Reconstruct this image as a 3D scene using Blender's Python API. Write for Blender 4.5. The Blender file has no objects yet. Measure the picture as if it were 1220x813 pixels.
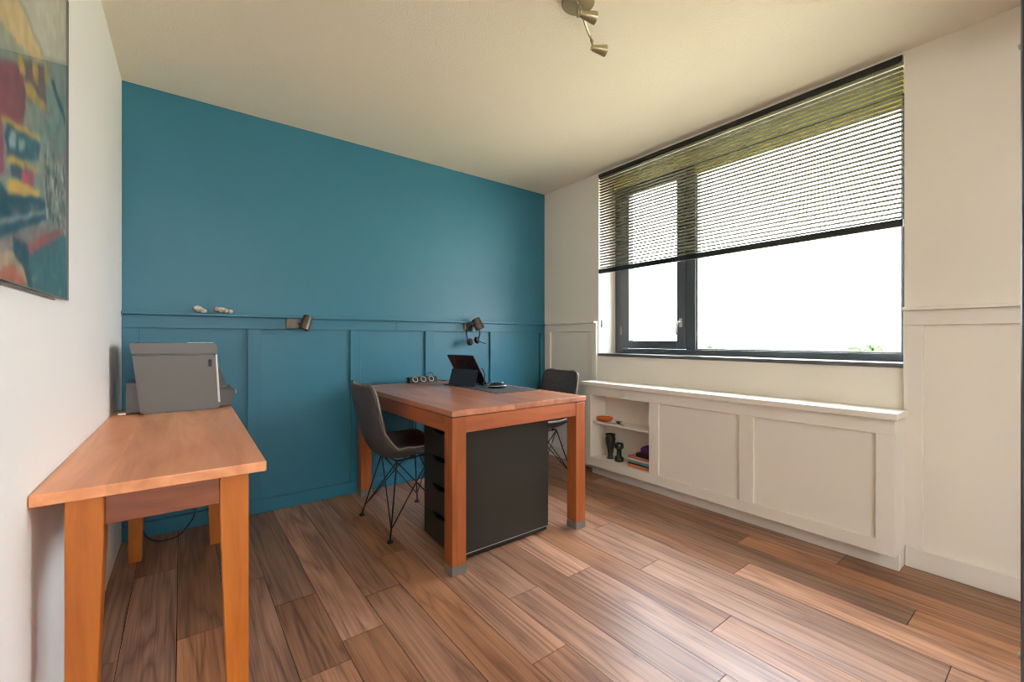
import bpy, bmesh, math, random
import numpy as np
from mathutils import Vector, Matrix

random.seed(7)
C = bpy.context.scene.collection
SC = bpy.context.scene
PI = math.pi

# ------------------------------------------------------------------ room measures (metres)
XL, XR, YB, YF, H = -0.264, 2.894, 3.247, 0.0, 2.58
WY0, WY1, WZ0, WZ1 = 0.53, 2.541, 0.985, 2.568      # window opening


def lin(r, g, b):
    f = lambda c: (c / 255 / 12.92) if c / 255 <= 0.04045 else ((c / 255 + 0.055) / 1.055) ** 2.4
    return (f(r), f(g), f(b), 1.0)


# ------------------------------------------------------------------ materials
def new_mat(name):
    m = bpy.data.materials.new(name)
    m.use_nodes = True
    nt = m.node_tree
    b = nt.nodes['Principled BSDF']
    return m, nt, b


def set_in(b, **kw):
    for k, v in kw.items():
        b.inputs[k.replace('_', ' ')].default_value = v


def plain(name, col, rough=0.5, metal=0.0, bump=0.0, bscale=60, var=0.0, coat=0.0, spec=0.5, vscale=6.0):
    m, nt, b = new_mat(name)
    set_in(b, Base_Color=col, Roughness=rough, Metallic=metal)
    b.inputs['Coat Weight'].default_value = coat
    b.inputs['Specular IOR Level'].default_value = spec
    tc = nt.nodes.new('ShaderNodeTexCoord')
    n = nt.nodes.new('ShaderNodeTexNoise')
    n.inputs['Scale'].default_value = bscale
    n.inputs['Detail'].default_value = 4
    nt.links.new(tc.outputs['Object'], n.inputs['Vector'])
    if bump > 0:
        bp = nt.nodes.new('ShaderNodeBump')
        bp.inputs['Strength'].default_value = bump
        bp.inputs['Distance'].default_value = 0.01
        nt.links.new(n.outputs['Fac'], bp.inputs['Height'])
        nt.links.new(bp.outputs['Normal'], b.inputs['Normal'])
    if var > 0:
        n2 = nt.nodes.new('ShaderNodeTexNoise')
        n2.inputs['Scale'].default_value = vscale
        n2.inputs['Detail'].default_value = 6; n2.inputs['Roughness'].default_value = .7
        nt.links.new(tc.outputs['Object'], n2.inputs['Vector'])
        mx = nt.nodes.new('ShaderNodeMix')
        mx.data_type = 'RGBA'
        mx.inputs['A'].default_value = tuple(c * (1 - var) for c in col[:3]) + (1,)
        mx.inputs['B'].default_value = tuple(min(1, c * (1 + var)) for c in col[:3]) + (1,)
        nt.links.new(n2.outputs['Fac'], mx.inputs['Factor'])
        nt.links.new(mx.outputs['Result'], b.inputs['Base Color'])
    return m


def wood(name, dark, light, axis='Y', rough=0.4, scale=1.0, staves=None, stave_amt=0.0, coat=0.0, seed=0.0, contrast=(0.3, 0.7)):
    """grain runs along `axis`"""
    m, nt, b = new_mat(name)
    N, L = nt.nodes, nt.links
    tc = N.new('ShaderNodeTexCoord')
    mp = N.new('ShaderNodeMapping')
    s = {'X': (1.6, 16, 16), 'Y': (16, 1.6, 16), 'Z': (16, 16, 1.6)}[axis]
    mp.inputs['Scale'].default_value = tuple(v * scale for v in s)
    mp.inputs['Location'].default_value = (seed, seed * 1.7, seed * .6)
    L.new(tc.outputs['Object'], mp.inputs['Vector'])
    n = N.new('ShaderNodeTexNoise')
    n.inputs['Scale'].default_value = 1.0
    n.inputs['Detail'].default_value = 7
    n.inputs['Roughness'].default_value = 0.6
    n.inputs['Distortion'].default_value = 0.7
    L.new(mp.outputs['Vector'], n.inputs['Vector'])
    rp = N.new('ShaderNodeValToRGB')
    rp.color_ramp.elements[0].position = contrast[0]
    rp.color_ramp.elements[1].position = contrast[1]
    rp.color_ramp.elements[0].color = dark
    rp.color_ramp.elements[1].color = light
    L.new(n.outputs['Fac'], rp.inputs['Fac'])
    out = rp.outputs['Color']
    if staves:
        sw, sl = staves
        bt = N.new('ShaderNodeTexBrick')
        mp2 = N.new('ShaderNodeMapping')
        if axis == 'Y':
            mp2.inputs['Rotation'].default_value = (0, 0, PI / 2)
        L.new(tc.outputs['Object'], mp2.inputs['Vector'])
        L.new(mp2.outputs['Vector'], bt.inputs['Vector'])
        bt.inputs['Scale'].default_value = 1.0
        bt.inputs['Brick Width'].default_value = sl
        bt.inputs['Row Height'].default_value = sw
        bt.inputs['Mortar Size'].default_value = 0.0
        bt.inputs['Color1'].default_value = (1 - stave_amt,) * 3 + (1,)
        bt.inputs['Color2'].default_value = (1 + stave_amt * .6,) * 3 + (1,)
        bt.offset = 0.37
        mx = N.new('ShaderNodeMix')
        mx.data_type = 'RGBA'
        mx.blend_type = 'MULTIPLY'
        mx.inputs['Factor'].default_value = 1
        L.new(out, mx.inputs['A'])
        L.new(bt.outputs['Color'], mx.inputs['B'])
        out = mx.outputs['Result']
    L.new(out, b.inputs['Base Color'])
    b.inputs['Roughness'].default_value = rough
    b.inputs['Coat Weight'].default_value = coat
    b.inputs['Coat Roughness'].default_value = 0.2
    bp = N.new('ShaderNodeBump')
    bp.inputs['Strength'].default_value = 0.12
    bp.inputs['Distance'].default_value = 0.002
    L.new(n.outputs['Fac'], bp.inputs['Height'])
    L.new(bp.outputs['Normal'], b.inputs['Normal'])
    return m


def floor_mat():
    m, nt, b = new_mat('walnut_laminate')
    N, L = nt.nodes, nt.links
    tc = N.new('ShaderNodeTexCoord')
    at = N.new('ShaderNodeAttribute')
    at.attribute_name = 'plank'
    sep = N.new('ShaderNodeSeparateColor')
    L.new(at.outputs['Color'], sep.inputs['Color'])
    off = N.new('ShaderNodeCombineXYZ')
    mul = N.new('ShaderNodeMath'); mul.operation = 'MULTIPLY'; mul.inputs[1].default_value = 37.0
    L.new(sep.outputs['Green'], mul.inputs[0])
    L.new(mul.outputs[0], off.inputs['X']); L.new(mul.outputs[0], off.inputs['Z']); L.new(mul.outputs[0], off.inputs['Y'])
    add = N.new('ShaderNodeVectorMath'); add.operation = 'ADD'
    L.new(tc.outputs['Object'], add.inputs[0]); L.new(off.outputs[0], add.inputs[1])
    # cathedral figure: a stretched noise drives rings
    mp = N.new('ShaderNodeMapping'); mp.inputs['Scale'].default_value = (9.0, 0.55, 1)
    L.new(add.outputs[0], mp.inputs['Vector'])
    n1 = N.new('ShaderNodeTexNoise'); n1.inputs['Scale'].default_value = 1.0; n1.inputs['Detail'].default_value = 2.5
    n1.inputs['Distortion'].default_value = 0.15
    L.new(mp.outputs[0], n1.inputs['Vector'])
    mr = N.new('ShaderNodeMath'); mr.operation = 'MULTIPLY'; mr.inputs[1].default_value = 17.0
    L.new(n1.outputs['Fac'], mr.inputs[0])
    fr = N.new('ShaderNodeMath'); fr.operation = 'PINGPONG'; fr.inputs[1].default_value = 1.0
    L.new(mr.outputs[0], fr.inputs[0])
    pw = N.new('ShaderNodeMath'); pw.operation = 'POWER'; pw.inputs[1].default_value = 0.45
    L.new(fr.outputs[0], pw.inputs[0])
    # fine fibres
    mp2 = N.new('ShaderNodeMapping'); mp2.inputs['Scale'].default_value = (150, 2.6, 1)
    L.new(add.outputs[0], mp2.inputs['Vector'])
    n2 = N.new('ShaderNodeTexNoise'); n2.inputs['Scale'].default_value = 1.0; n2.inputs['Detail'].default_value = 5
    L.new(mp2.outputs[0], n2.inputs['Vector'])
    # broad blotches
    mp3 = N.new('ShaderNodeMapping'); mp3.inputs['Scale'].default_value = (5, .9, 1)
    L.new(add.outputs[0], mp3.inputs['Vector'])
    n3 = N.new('ShaderNodeTexNoise'); n3.inputs['Scale'].default_value = 1.0; n3.inputs['Detail'].default_value = 4
    n3.inputs['Distortion'].default_value = 1.0
    L.new(mp3.outputs[0], n3.inputs['Vector'])
    a1 = N.new('ShaderNodeMath'); a1.operation = 'MULTIPLY_ADD'; a1.inputs[1].default_value = 0.24
    L.new(pw.outputs[0], a1.inputs[0])
    s2 = N.new('ShaderNodeMath'); s2.operation = 'MULTIPLY'; s2.inputs[1].default_value = 0.42
    L.new(n2.outputs['Fac'], s2.inputs[0]); L.new(s2.outputs[0], a1.inputs[2])
    a2 = N.new('ShaderNodeMath'); a2.operation = 'MULTIPLY_ADD'; a2.inputs[1].default_value = 0.55
    L.new(n3.outputs['Fac'], a2.inputs[0]); L.new(a1.outputs[0], a2.inputs[2])
    rp = N.new('ShaderNodeValToRGB')
    e = rp.color_ramp.elements
    e[0].position = 0.25; e[0].color = lin(78, 51, 38)
    e[1].position = 0.82; e[1].color = lin(184, 136, 104)
    k = e.new(0.52); k.color = lin(128, 88, 66)
    L.new(a2.outputs[0], rp.inputs['Fac'])
    hs = N.new('ShaderNodeHueSaturation')
    L.new(rp.outputs['Color'], hs.inputs['Color'])
    L.new(sep.outputs['Red'], hs.inputs['Value'])
    L.new(sep.outputs['Blue'], hs.inputs['Saturation'])
    L.new(hs.outputs['Color'], b.inputs['Base Color'])
    b.inputs['Roughness'].default_value = 0.36
    b.inputs['Specular IOR Level'].default_value = 0.45
    bp = N.new('ShaderNodeBump'); bp.inputs['Strength'].default_value = 0.10; bp.inputs['Distance'].default_value = 0.002
    L.new(a1.outputs[0], bp.inputs['Height']); L.new(bp.outputs['Normal'], b.inputs['Normal'])
    return m


def glass_mat(name, tint=(1, 1, 1, 1), ior=1.45):
    m = bpy.data.materials.new(name); m.use_nodes = True
    nt = m.node_tree; nt.nodes.clear()
    o = nt.nodes.new('ShaderNodeOutputMaterial')
    t = nt.nodes.new('ShaderNodeBsdfTransparent'); t.inputs['Color'].default_value = tint
    g = nt.nodes.new('ShaderNodeBsdfGlossy'); g.inputs['Roughness'].default_value = 0.01
    f = nt.nodes.new('ShaderNodeFresnel'); f.inputs['IOR'].default_value = ior
    mx = nt.nodes.new('ShaderNodeMixShader')
    ge = nt.nodes.new('ShaderNodeNewGeometry'); k = nt.nodes.new('ShaderNodeMath'); k.operation = 'MULTIPLY_ADD'; k.inputs[1].default_value = -1; k.inputs[2].default_value = 1
    nt.links.new(ge.outputs['Backfacing'], k.inputs[0]); k2 = nt.nodes.new('ShaderNodeMath'); k2.operation = 'MULTIPLY'
    nt.links.new(k.outputs[0], k2.inputs[0]); nt.links.new(f.outputs[0], k2.inputs[1])
    nt.links.new(k2.outputs[0], mx.inputs[0]); nt.links.new(t.outputs[0], mx.inputs[1]); nt.links.new(g.outputs[0], mx.inputs[2])
    nt.links.new(mx.outputs[0], o.inputs['Surface'])
    return m


M = {}
M['white_wall'] = plain('white_wall_paint', lin(240, 233, 221), 0.6, bump=0.10, bscale=220)
M['white_left'] = plain('white_side_wall_paint', lin(246, 244, 240), 0.65, bump=0.10, bscale=220)
M['panel_white'] = plain('white_panel_paint', lin(238, 232, 221), 0.4, bump=0.03, bscale=40)
M['ceiling'] = plain('ceiling_plaster', lin(240, 230, 212), 0.85, bump=0.22, bscale=130)
M['teal'] = plain('teal_wall_paint', lin(46, 115, 138), 0.42, bump=0.10, bscale=160, var=0.02)
M['teal_trim'] = plain('teal_trim_paint', lin(44, 113, 136), 0.42, bump=0.04, bscale=60)
M['floor'] = floor_mat()
M['hall_floor'] = plain('hall_floor', lin(190, 178, 162), .5)
M['dark_gap'] = plain('plank_gap', lin(38, 26, 20), 0.8)
M['cherry_x'] = wood('cherry_along_x', lin(150, 72, 38), lin(196, 108, 62), 'X', 0.38, 1.0)
M['cherry_y'] = wood('cherry_along_y', lin(160, 82, 44), lin(200, 116, 68), 'Y', 0.38, 1.0)
M['cherry_z'] = wood('cherry_along_z', lin(164, 88, 24), lin(200, 116, 38), 'Z', 0.38, 1.0)
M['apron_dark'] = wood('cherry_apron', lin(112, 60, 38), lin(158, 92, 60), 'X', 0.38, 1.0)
M['table_top'] = wood('side_table_top', lin(206, 128, 82), lin(248, 176, 126), 'Y', 0.33, 0.7, staves=(0.12, 3.2), stave_amt=0.10, coat=0.15)
M['desk_top'] = wood('desk_top_wood', lin(150, 96, 74), lin(208, 142, 108), 'Y', 0.30, 0.8, staves=(0.085, 4.0), stave_amt=0.14, coat=0.2)
M['desk_orange_y'] = wood('desk_apron_y', lin(146, 76, 44), lin(178, 100, 62), 'Y', 0.42)
M['desk_orange_x'] = wood('desk_apron_x', lin(154, 82, 48), lin(186, 108, 68), 'X', 0.42)
M['desk_orange_z'] = wood('desk_leg_wood', lin(140, 74, 34), lin(176, 98, 52), 'Z', 0.42)
M['foot_metal'] = plain('brushed_foot_metal', lin(128, 124, 118), 0.42, 0.3)
M['black_cab'] = plain('black_cabinet', lin(38, 39, 34), 0.42, var=0.06)
M['black_edge'] = plain('cabinet_edge', lin(150, 150, 145), 0.35)
M['black'] = plain('black_plastic', lin(26, 26, 28), 0.4)
M['wire'] = plain('black_wire', lin(30, 30, 32), 0.35, 0.3)
M['leather'] = plain('dark_leather', lin(78, 74, 74), 0.55, bump=0.25, bscale=35, var=0.30, vscale=22)
M['piping'] = plain('seam_piping', lin(140, 128, 112), 0.6)
M['printer'] = plain('printer_grey', lin(94, 92, 87), 0.34)
M['printer_dark'] = plain('printer_dark_grey', lin(72, 72, 71), 0.3)
M['silver'] = plain('silver_plastic', lin(190, 190, 188), 0.3, 0.4)
M['paper'] = plain('paper_white', lin(235, 235, 232), 0.7)
M['steel'] = plain('satin_steel', lin(176, 164, 132), 0.32, 0.8)
M['lamp_steel'] = plain('lamp_steel', lin(104, 96, 86), 0.36, 0.85)
M['lamp_bulb'] = plain('frosted_lens', lin(245, 240, 228), 0.3)
M['anthracite'] = plain('anthracite_frame', lin(80, 87, 92), 0.38)
M['sill'] = plain('sill_stone', lin(92, 92, 88), 0.3, var=0.1, vscale=30)
M['bead'] = plain('glazing_bead', lin(150, 148, 140), 0.5)  # paler than the frame: outdoor light on the bead put into its colour
M['head_bounce_strip'] = plain('head_bounce_yellow', lin(226, 216, 120), 0.5)  # yellow-green ground bounce on the window head, put into the colour
M['slat'] = plain('blind_slat', lin(70, 66, 50), 0.6, 0.0, spec=0.15)
M['blind_black'] = plain('blind_black', lin(34, 35, 36), 0.35)
M['cord'] = plain('blind_cord', lin(120, 118, 108), 0.7)
M['hinge'] = plain('hinge_metal', lin(160, 145, 130), 0.35, 0.8)
M['glass'] = glass_mat('window_glass')
M['pglass'] = glass_mat('picture_glass', ior=1.2)
M['door_grey'] = plain('door_frame_grey', lin(74, 78, 86), 0.35, 0.3)
M['mat'] = plain('desk_mat', lin(72, 72, 76), 0.7, bump=0.1, bscale=300)
M['navy'] = plain('navy_cover', lin(38, 46, 64), 0.55, bump=0.1, bscale=200)
M['tab_back'] = plain('tablet_back', lin(44, 32, 38), 0.35)
M['screen'] = plain('screen_glass', lin(14, 15, 18), 0.08)
M['mouse_silver'] = plain('mouse_silver', lin(196, 196, 198), 0.25, 0.5)
M['orange'] = plain('orange_glaze', lin(206, 96, 30), 0.25)
M['pewter'] = plain('pewter', lin(66, 68, 66), 0.3, 0.75, var=0.2, vscale=15)
M['shelltone'] = plain('shell_tone', lin(205, 196, 182), 0.45, var=0.35, vscale=60)
M['purple'] = plain('purple_cloth', lin(92, 50, 130), 0.7)
M['salmon'] = plain('salmon_cover', lin(206, 120, 84), 0.5)
M['rose'] = plain('rose_cover', lin(196, 116, 104), 0.5)
M['aqua'] = plain('aqua_cover', lin(100, 160, 160), 0.5)
M['cream'] = plain('cream_pages', lin(225, 212, 184), 0.7)
M['ext_ground'] = plain('grass_ground', lin(160, 152, 122), 0.9, var=0.2, vscale=.3)
M['leaf'] = plain('leaf_green', lin(50, 66, 30), 0.8, var=0.3, vscale=5)
M['bark'] = plain('bark', lin(110, 90, 70), 0.9)
M['facade'] = plain('outer_wall', lin(190, 185, 175), 0.8)


# ------------------------------------------------------------------ mesh helpers
def bm_new():
    return bmesh.new()


def add_box(bm, x0, x1, y0, y1, z0, z1, bevel=0.0, seg=2, rot=None, mat_index=0):
    r = bmesh.ops.create_cube(bm, size=1.0)
    vs = r['verts']
    c = Vector(((x0 + x1) / 2, (y0 + y1) / 2, (z0 + z1) / 2))
    for v in vs:
        v.co = Vector((v.co.x * (x1 - x0), v.co.y * (y1 - y0), v.co.z * (z1 - z0)))
    es = list({e for v in vs for e in v.link_edges})
    if bevel > 0:
        rr = bmesh.ops.bevel(bm, geom=es, offset=min(bevel, .45 * min(x1 - x0, y1 - y0, z1 - z0)), segments=seg, affect='EDGES', profile=0.5)
        vs = list({v for f in rr['faces'] for v in f.verts} | {v for v in vs if v.is_valid})
        # all verts of this island
        seen = set(vs); st = list(vs)
        while st:
            v = st.pop()
            for e in v.link_edges:
                w = e.other_vert(v)
                if w not in seen:
                    seen.add(w); st.append(w)
        vs = list(seen)
    for v in vs:
        co = v.co
        if rot is not None:
            co = rot @ co
        v.co = co + c
    if mat_index:
        for f in {f for v in vs for f in v.link_faces}:
            f.material_index = mat_index
    return vs


def ring(c, axis, r, n, ref=None):
    a = Vector(axis).normalized()
    u = a.orthogonal().normalized() if ref is None else (Vector(ref) - a * Vector(ref).dot(a)).normalized()
    w = a.cross(u)
    return [Vector(c) + (u * math.cos(2 * PI * i / n) + w * math.sin(2 * PI * i / n)) * r for i in range(n)]


def add_tube(bm, pts, rad, n=8, closed=False, cap=True):
    pts = [Vector(p) for p in pts]
    rads = rad if isinstance(rad, (list, tuple)) else [rad] * len(pts)
    rings = []
    ref = None
    m = len(pts)
    for i, p in enumerate(pts):
        if closed:
            d = pts[(i + 1) % m] - pts[i - 1]
        else:
            d = pts[min(i + 1, m - 1)] - pts[max(i - 1, 0)]
        if d.length < 1e-9:
            d = Vector((0, 0, 1))
        d.normalize()
        if ref is None:
            ref = d.orthogonal()
        ref = (ref - d * ref.dot(d))
        if ref.length < 1e-6:
            ref = d.orthogonal()
        ref.normalize()
        rings.append([bm.verts.new(q) for q in ring(p, d, rads[i], n, ref)])
    k = m if closed else m - 1
    for i in range(k):
        a, b = rings[i], rings[(i + 1) % m]
        for j in range(n):
            bm.faces.new((a[j], a[(j + 1) % n], b[(j + 1) % n], b[j]))
    if not closed and cap:
        bm.faces.new(list(reversed(rings[0]))); bm.faces.new(rings[-1])


def add_lathe(bm, prof, base=(0, 0, 0), axis=(0, 0, 1), n=32, cap=True):
    """prof: list of (radius, distance along axis)"""
    a = Vector(axis).normalized(); base = Vector(base)
    ref = a.orthogonal()
    rings = [[bm.verts.new(q) for q in ring(base + a * h, a, max(r, 1e-5), n, ref)] for r, h in prof]
    for i in range(len(rings) - 1):
        p, q = rings[i], rings[i + 1]
        for j in range(n):
            bm.faces.new((p[j], p[(j + 1) % n], q[(j + 1) % n], q[j]))
    if cap:
        bm.faces.new(list(reversed(rings[0]))); bm.faces.new(rings[-1])


def add_prism(bm, poly, ext_dir, depth, to3d):
    """poly of 2-D points mapped by to3d, extruded by ext_dir*depth"""
    d = Vector(ext_dir) * depth
    a = [bm.verts.new(Vector(to3d(*p))) for p in poly]
    b = [bm.verts.new(Vector(to3d(*p)) + d) for p in poly]
    n = len(poly)
    f1 = bm.faces.new(a); f2 = bm.faces.new(list(reversed(b)))
    for i in range(n):
        bm.faces.new((a[i], b[i], b[(i + 1) % n], a[(i + 1) % n]))
    bmesh.ops.triangulate(bm, faces=[f1, f2])


def obj(name, bm, mat, parent=None, smooth=False, origin=None, autosmooth=None):
    bmesh.ops.recalc_face_normals(bm, faces=bm.faces)
    me = bpy.data.meshes.new(name)
    bm.to_mesh(me); bm.free()
    mats = mat if isinstance(mat, (list, tuple)) else [mat]
    for m in mats:
        me.materials.append(m)
    if smooth or autosmooth:
        for p in me.polygons:
            p.use_smooth = True
    o = bpy.data.objects.new(name, me)
    C.objects.link(o)
    if autosmooth:
        try:
            me.set_sharp_from_angle(angle=math.radians(autosmooth))
        except Exception:
            pass
    if parent is not None:
        o.parent = parent
        # geometry is given in world space unless the parent is at the origin of its own space
    return o


def tag(o, label, cat, group=None, kind=None):
    if label: o['label'] = label
    if cat: o['category'] = cat
    if group: o['group'] = group
    if kind: o['kind'] = kind
    return o


def thing(name, label, cat, loc=(0, 0, 0), rotz=0.0, group=None):
    o = bpy.data.objects.new(name, None)
    o.empty_display_size = 0.1
    C.objects.link(o)
    o.location = loc; o.rotation_euler = (0, 0, rotz)
    return tag(o, label, cat, group)


def struct(name, bm, mat, parent=None, **kw):
    o = obj(name, bm, mat, parent, **kw)
    if parent is None:
        o['kind'] = 'structure'
    return o


def boxobj(name, mat, parent, *boxes, bevel=0.0, seg=2, st=False, **kw):
    bm = bm_new()
    for b in boxes:
        add_box(bm, *b, bevel=bevel, seg=seg)
    return (struct if st else obj)(name, bm, mat, parent, **kw)


# ------------------------------------------------------------------ floor: walnut planks
def build_floor():
    x0, w = -0.3410, 0.1637
    # plank index -> list of (end joint y) and tones of the planks between them, near to far
    rnd = random.Random(11)
    known = {
        0: ([2.05], None), 1: ([2.70], None), 2: ([2.05], [1.12, .78]),
        3: ([0.95, 2.35], None), 4: ([1.56, 2.06], [1.0, .8, .78]), 5: ([1.67], [.72, 1.22]), 6: ([0.6, 1.9], [1, .86, .9]),
        7: ([.85, 2.2], [.9, .9, .85]), 8: ([1.15], [.9, 1.05]), 9: ([0.2, 1.5], [.8, 1.0, .85]), 10: ([0.72, 2.1], [1.0, 0.78, .9]), 11: ([1.47], [1.0, 1.32]),
        12: ([0.86, 2.2], [1.05, .85, .9]), 13: ([1.305], [.98, 1.0]), 14: ([0.265, 1.75], [1.1, .9, 1.05]), 15: ([1.006], [1.3, .74]),
        16: ([0.41, 1.9], [1.25, .74, .9]), 17: ([1.15], [1.2, .82]), 18: ([0.735, 2.35], [.8, 1.22, .95]), 19: ([1.6], [.85, 1]),
    }
    bm = bm_new()
    lay = bm.loops.layers.float_color.new('plank')
    g = 0.0013
    for k in range(0, 21):
        xa = x0 + (k - 0) * w; xb = xa + w
        xa2, xb2 = max(xa, XL - .10), min(xb, XR + .01)
        if xb2 - xa2 < .004: continue
        js, tones = known.get(k, ([rnd.uniform(.5, 1.3)], None))
        ys = [-0.12] + list(js) + [YB + .01]
        for i in range(len(ys) - 1):
            t = tones[i] if tones else rnd.uniform(.86, 1.1)
            s = rnd.random(); sat = rnd.uniform(.86, 1.08)
            r = [bm.verts.new((x, y, 0)) for x, y in ((xa2 + g, ys[i] + g), (xb2 - g, ys[i] + g), (xb2 - g, ys[i + 1] - g), (xa2 + g, ys[i + 1] - g))]
            d = [bm.verts.new((v.co.x, v.co.y, -0.008)) for v in r]
            fs = [bm.faces.new(r)]
            for j in range(4):
                fs.append(bm.faces.new((r[j], d[j], d[(j + 1) % 4], r[(j + 1) % 4])))
            fs.append(bm.faces.new(list(reversed(d))))
            for f in fs:
                for l in f.loops:
                    l[lay] = (t, s, sat, 1)
    n0 = len(bm.faces)
    vs = add_box(bm, XL - .1, XR + .1, -0.12, YB + .1, -0.06, -0.0045)
    for f in {f for v in vs for f in v.link_faces}:
        f.material_index = 1
    o = struct('floor', bm, [M['floor'], M['dark_gap']])
    return o


build_floor()

# ------------------------------------------------------------------ walls and ceiling
boxobj('ceiling', M['ceiling'], None, (XL - .15, XR + .4, -0.12, YB + .15, H, H + .15), st=True)
def xw(y):            # the left wall runs very slightly out of square
    return XL - .0118 * (YB - y)


bm = bm_new()
add_prism(bm, [(xw(-.12), -.12), (xw(YB + .12), YB + .12), (XL - .2, YB + .12), (XL - .2, -.12)], (0, 0, 1), H + .06, lambda a, b: (a, b, -.06))
struct('wall_left', bm, M['white_left'])
wb = boxobj('wall_back', M['teal'], None, (XL, XR, YB, YB + .12, -.06, H), st=True)
boxobj('chair_rail', M['teal_trim'], wb, (XL + .0005, XR - .0005, 3.192, YB + .001, 1.271, 1.288), bevel=.003)
bm = bm_new()
add_box(bm, XL + .0005, 1.334, 3.226, YB + .001, 1.197, 1.271, bevel=.0012, seg=1)
add_box(bm, 1.3352, XR - .02, 3.226, YB + .001, 1.197, 1.271, bevel=.0012, seg=1)
obj('rail_board', bm, M['teal_trim'], wb)
for a, b_ in ((XL + .0005, -.19), (.338, .41), (.982, 1.055), (1.581, 1.655), (2.222, 2.296), (2.822, 2.8735)):
    boxobj('batten', M['teal_trim'], wb, (a, b_, 3.226, YB + .001, .086, 1.1965), bevel=.0015, seg=1)
boxobj('baseboard_back', M['teal_trim'], None, (XL + .0005, XR - .021, 3.222, YB - .0005, 0.0005, .0855), bevel=.003, st=True)

# right wall with the window opening
bm = bm_new()
T = 3.26
add_box(bm, XR, T, -.12, YB + .12, -.06, WZ0)
add_box(bm, XR, T, -.12, YB + .12, WZ1, H)
add_box(bm, XR, T, -.12, WY0, WZ0, WZ1)
add_box(bm, XR, T, WY1, YB + .12, WZ0, WZ1)
wr = struct('wall_right', bm, M['white_wall'])
# wainscot on both sides of the window
for ya, yb, bats in ((2.552, YB - .0225, ((3.148, YB - .0225), (2.552, 2.615))), (0.001, .53, ((.457, .53), (.001, .03)))):
    boxobj('rail_board', M['panel_white'], wr, (2.874, XR + .001, ya, yb, 1.2, 1.272), bevel=.0012, seg=1)
    boxobj('chair_rail', M['panel_white'], wr, (2.846, XR + .001, ya, min(yb, 3.19), 1.2725, 1.289), bevel=.003)
    for p, q in bats:
        boxobj('batten', M['panel_white'], wr, (2.874, XR + .001, p, q, .101, 1.1995), bevel=.0015, seg=1)
boxobj('baseboard_right', M['panel_white'], None, (2.868, XR - .0005, 2.506, 3.2215, .0005, .1), (2.868, XR - .0005, .001, .5235, .0005, .1), bevel=.003, st=True)

# front wall (behind the lens) with the doorway the photographer stands in
bm = bm_new()
add_box(bm, XL - .05, XR, -.12, 0.0, 2.456, H)
add_box(bm, XL - .05, XR, -.12, 0.0, -.06, 0.0)
add_box(bm, 2.80, XR - .0005, -.12, 0.0, 0.0, 2.456)
struct('wall_front', bm, M['white_left'])
dr = bpy.data.objects.new('door_1', None); C.objects.link(dr); dr['kind'] = 'structure'
bm = bm_new()
add_box(bm, .502, .56, -.13, 0.0262, 0, 2.455, bevel=.003)
add_box(bm, XL - .0385, .5015, -.13, 0.0262, 2.4, 2.455, bevel=.003)
for xa in (1.30, 2.05, 2.755):  # posts of an unseen glass partition, added to let hall light through
    add_box(bm, xa, xa + .045, -.08, -.03, 0.0005, 2.399, bevel=.003)
add_box(bm, .5605, 2.80, -.085, -.025, 2.4, 2.455, bevel=.003)
add_box(bm, .5605, 2.7545, -.078, -.032, 0.0005, .05, bevel=.003)
obj('door_frame', bm, M['door_grey'], dr)
for xa, xb in ((.561, 1.2995), (1.3455, 2.0495), (2.0955, 2.7545)):  # partition glazing, added so the hall can fill the room with light
    boxobj('fill_partition_glass', M['glass'], dr, (xa, xb, -.058, -.052, .051, 2.399))
for z in (1.355, .887):
    bm = bm_new()
    add_lathe(bm, [(.0022, 0), (.0022, .0015), (.0012, .0022)], (.512, .0258, z), (0, 1, 0), 14)
    obj('hinge_pin', bm, M['silver'], dr, smooth=True)

# unseen hallway behind the doorway; its window and lamp are added for fill
HX0, HX1, HZ0, HZ1 = -.5, 1.0, 1.2, 2.3
bm = bm_new()
add_box(bm, -1.2, -1.1, -2.6, -.12, -.06, H)
add_box(bm, 3.2, 3.3, -2.6, -.12, -.06, H)
add_box(bm, -1.2, 3.3, -2.7, -2.6, -.06, HZ0)
add_box(bm, -1.2, 3.3, -2.7, -2.6, HZ1, H)
add_box(bm, -1.2, HX0, -2.7, -2.6, HZ0, HZ1)
add_box(bm, HX1, 3.3, -2.7, -2.6, HZ0, HZ1)
add_box(bm, -1.2, XL - .12, -.13, -.12, -.06, H)
add_box(bm, XR, 3.3, -.13, -.1205, -.06, H)
struct('wall_hall', bm, M['white_left'])
boxobj('ceiling_hall', M['ceiling'], None, (-1.2, 3.3, -2.7, -.1205, H, H + .1), st=True)
boxobj('floor_hall', M['hall_floor'], None, (-1.2, 3.3, -2.7, -.1205, -.06, 0), st=True)
hw = bpy.data.objects.new('hall_fill_window', None); C.objects.link(hw); hw['kind'] = 'structure'  # unseen window, added as a daylight source behind the camera
bm = bm_new()
HM = (HX0 + HX1) / 2
for b_ in ((HX0, HX1, HZ0, HZ0 + .05), (HX0, HX1, HZ1 - .05, HZ1), (HX0, HX0 + .05, HZ0 + .05, HZ1 - .05), (HX1 - .05, HX1, HZ0 + .05, HZ1 - .05), (HM - .03, HM + .03, HZ0 + .05, HZ1 - .05)):
    add_box(bm, b_[0] + .0003, b_[1] - .0003, -2.68, -2.63, b_[2] + .0003, b_[3] - .0003, bevel=.003)
obj('window_frame', bm, M['anthracite'], hw)
for xa, xb in ((HX0 + .051, HM - .031), (HM + .031, HX1 - .051)):
    boxobj('window_pane', M['glass'], hw, (xa, xb, -2.658, -2.652, HZ0 + .051, HZ1 - .051))
hl = thing('hall_fill_lamp', 'added round flush fill lamp in the unseen hallway behind the doorway', 'lamp', (.2, -1.2, H))
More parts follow.
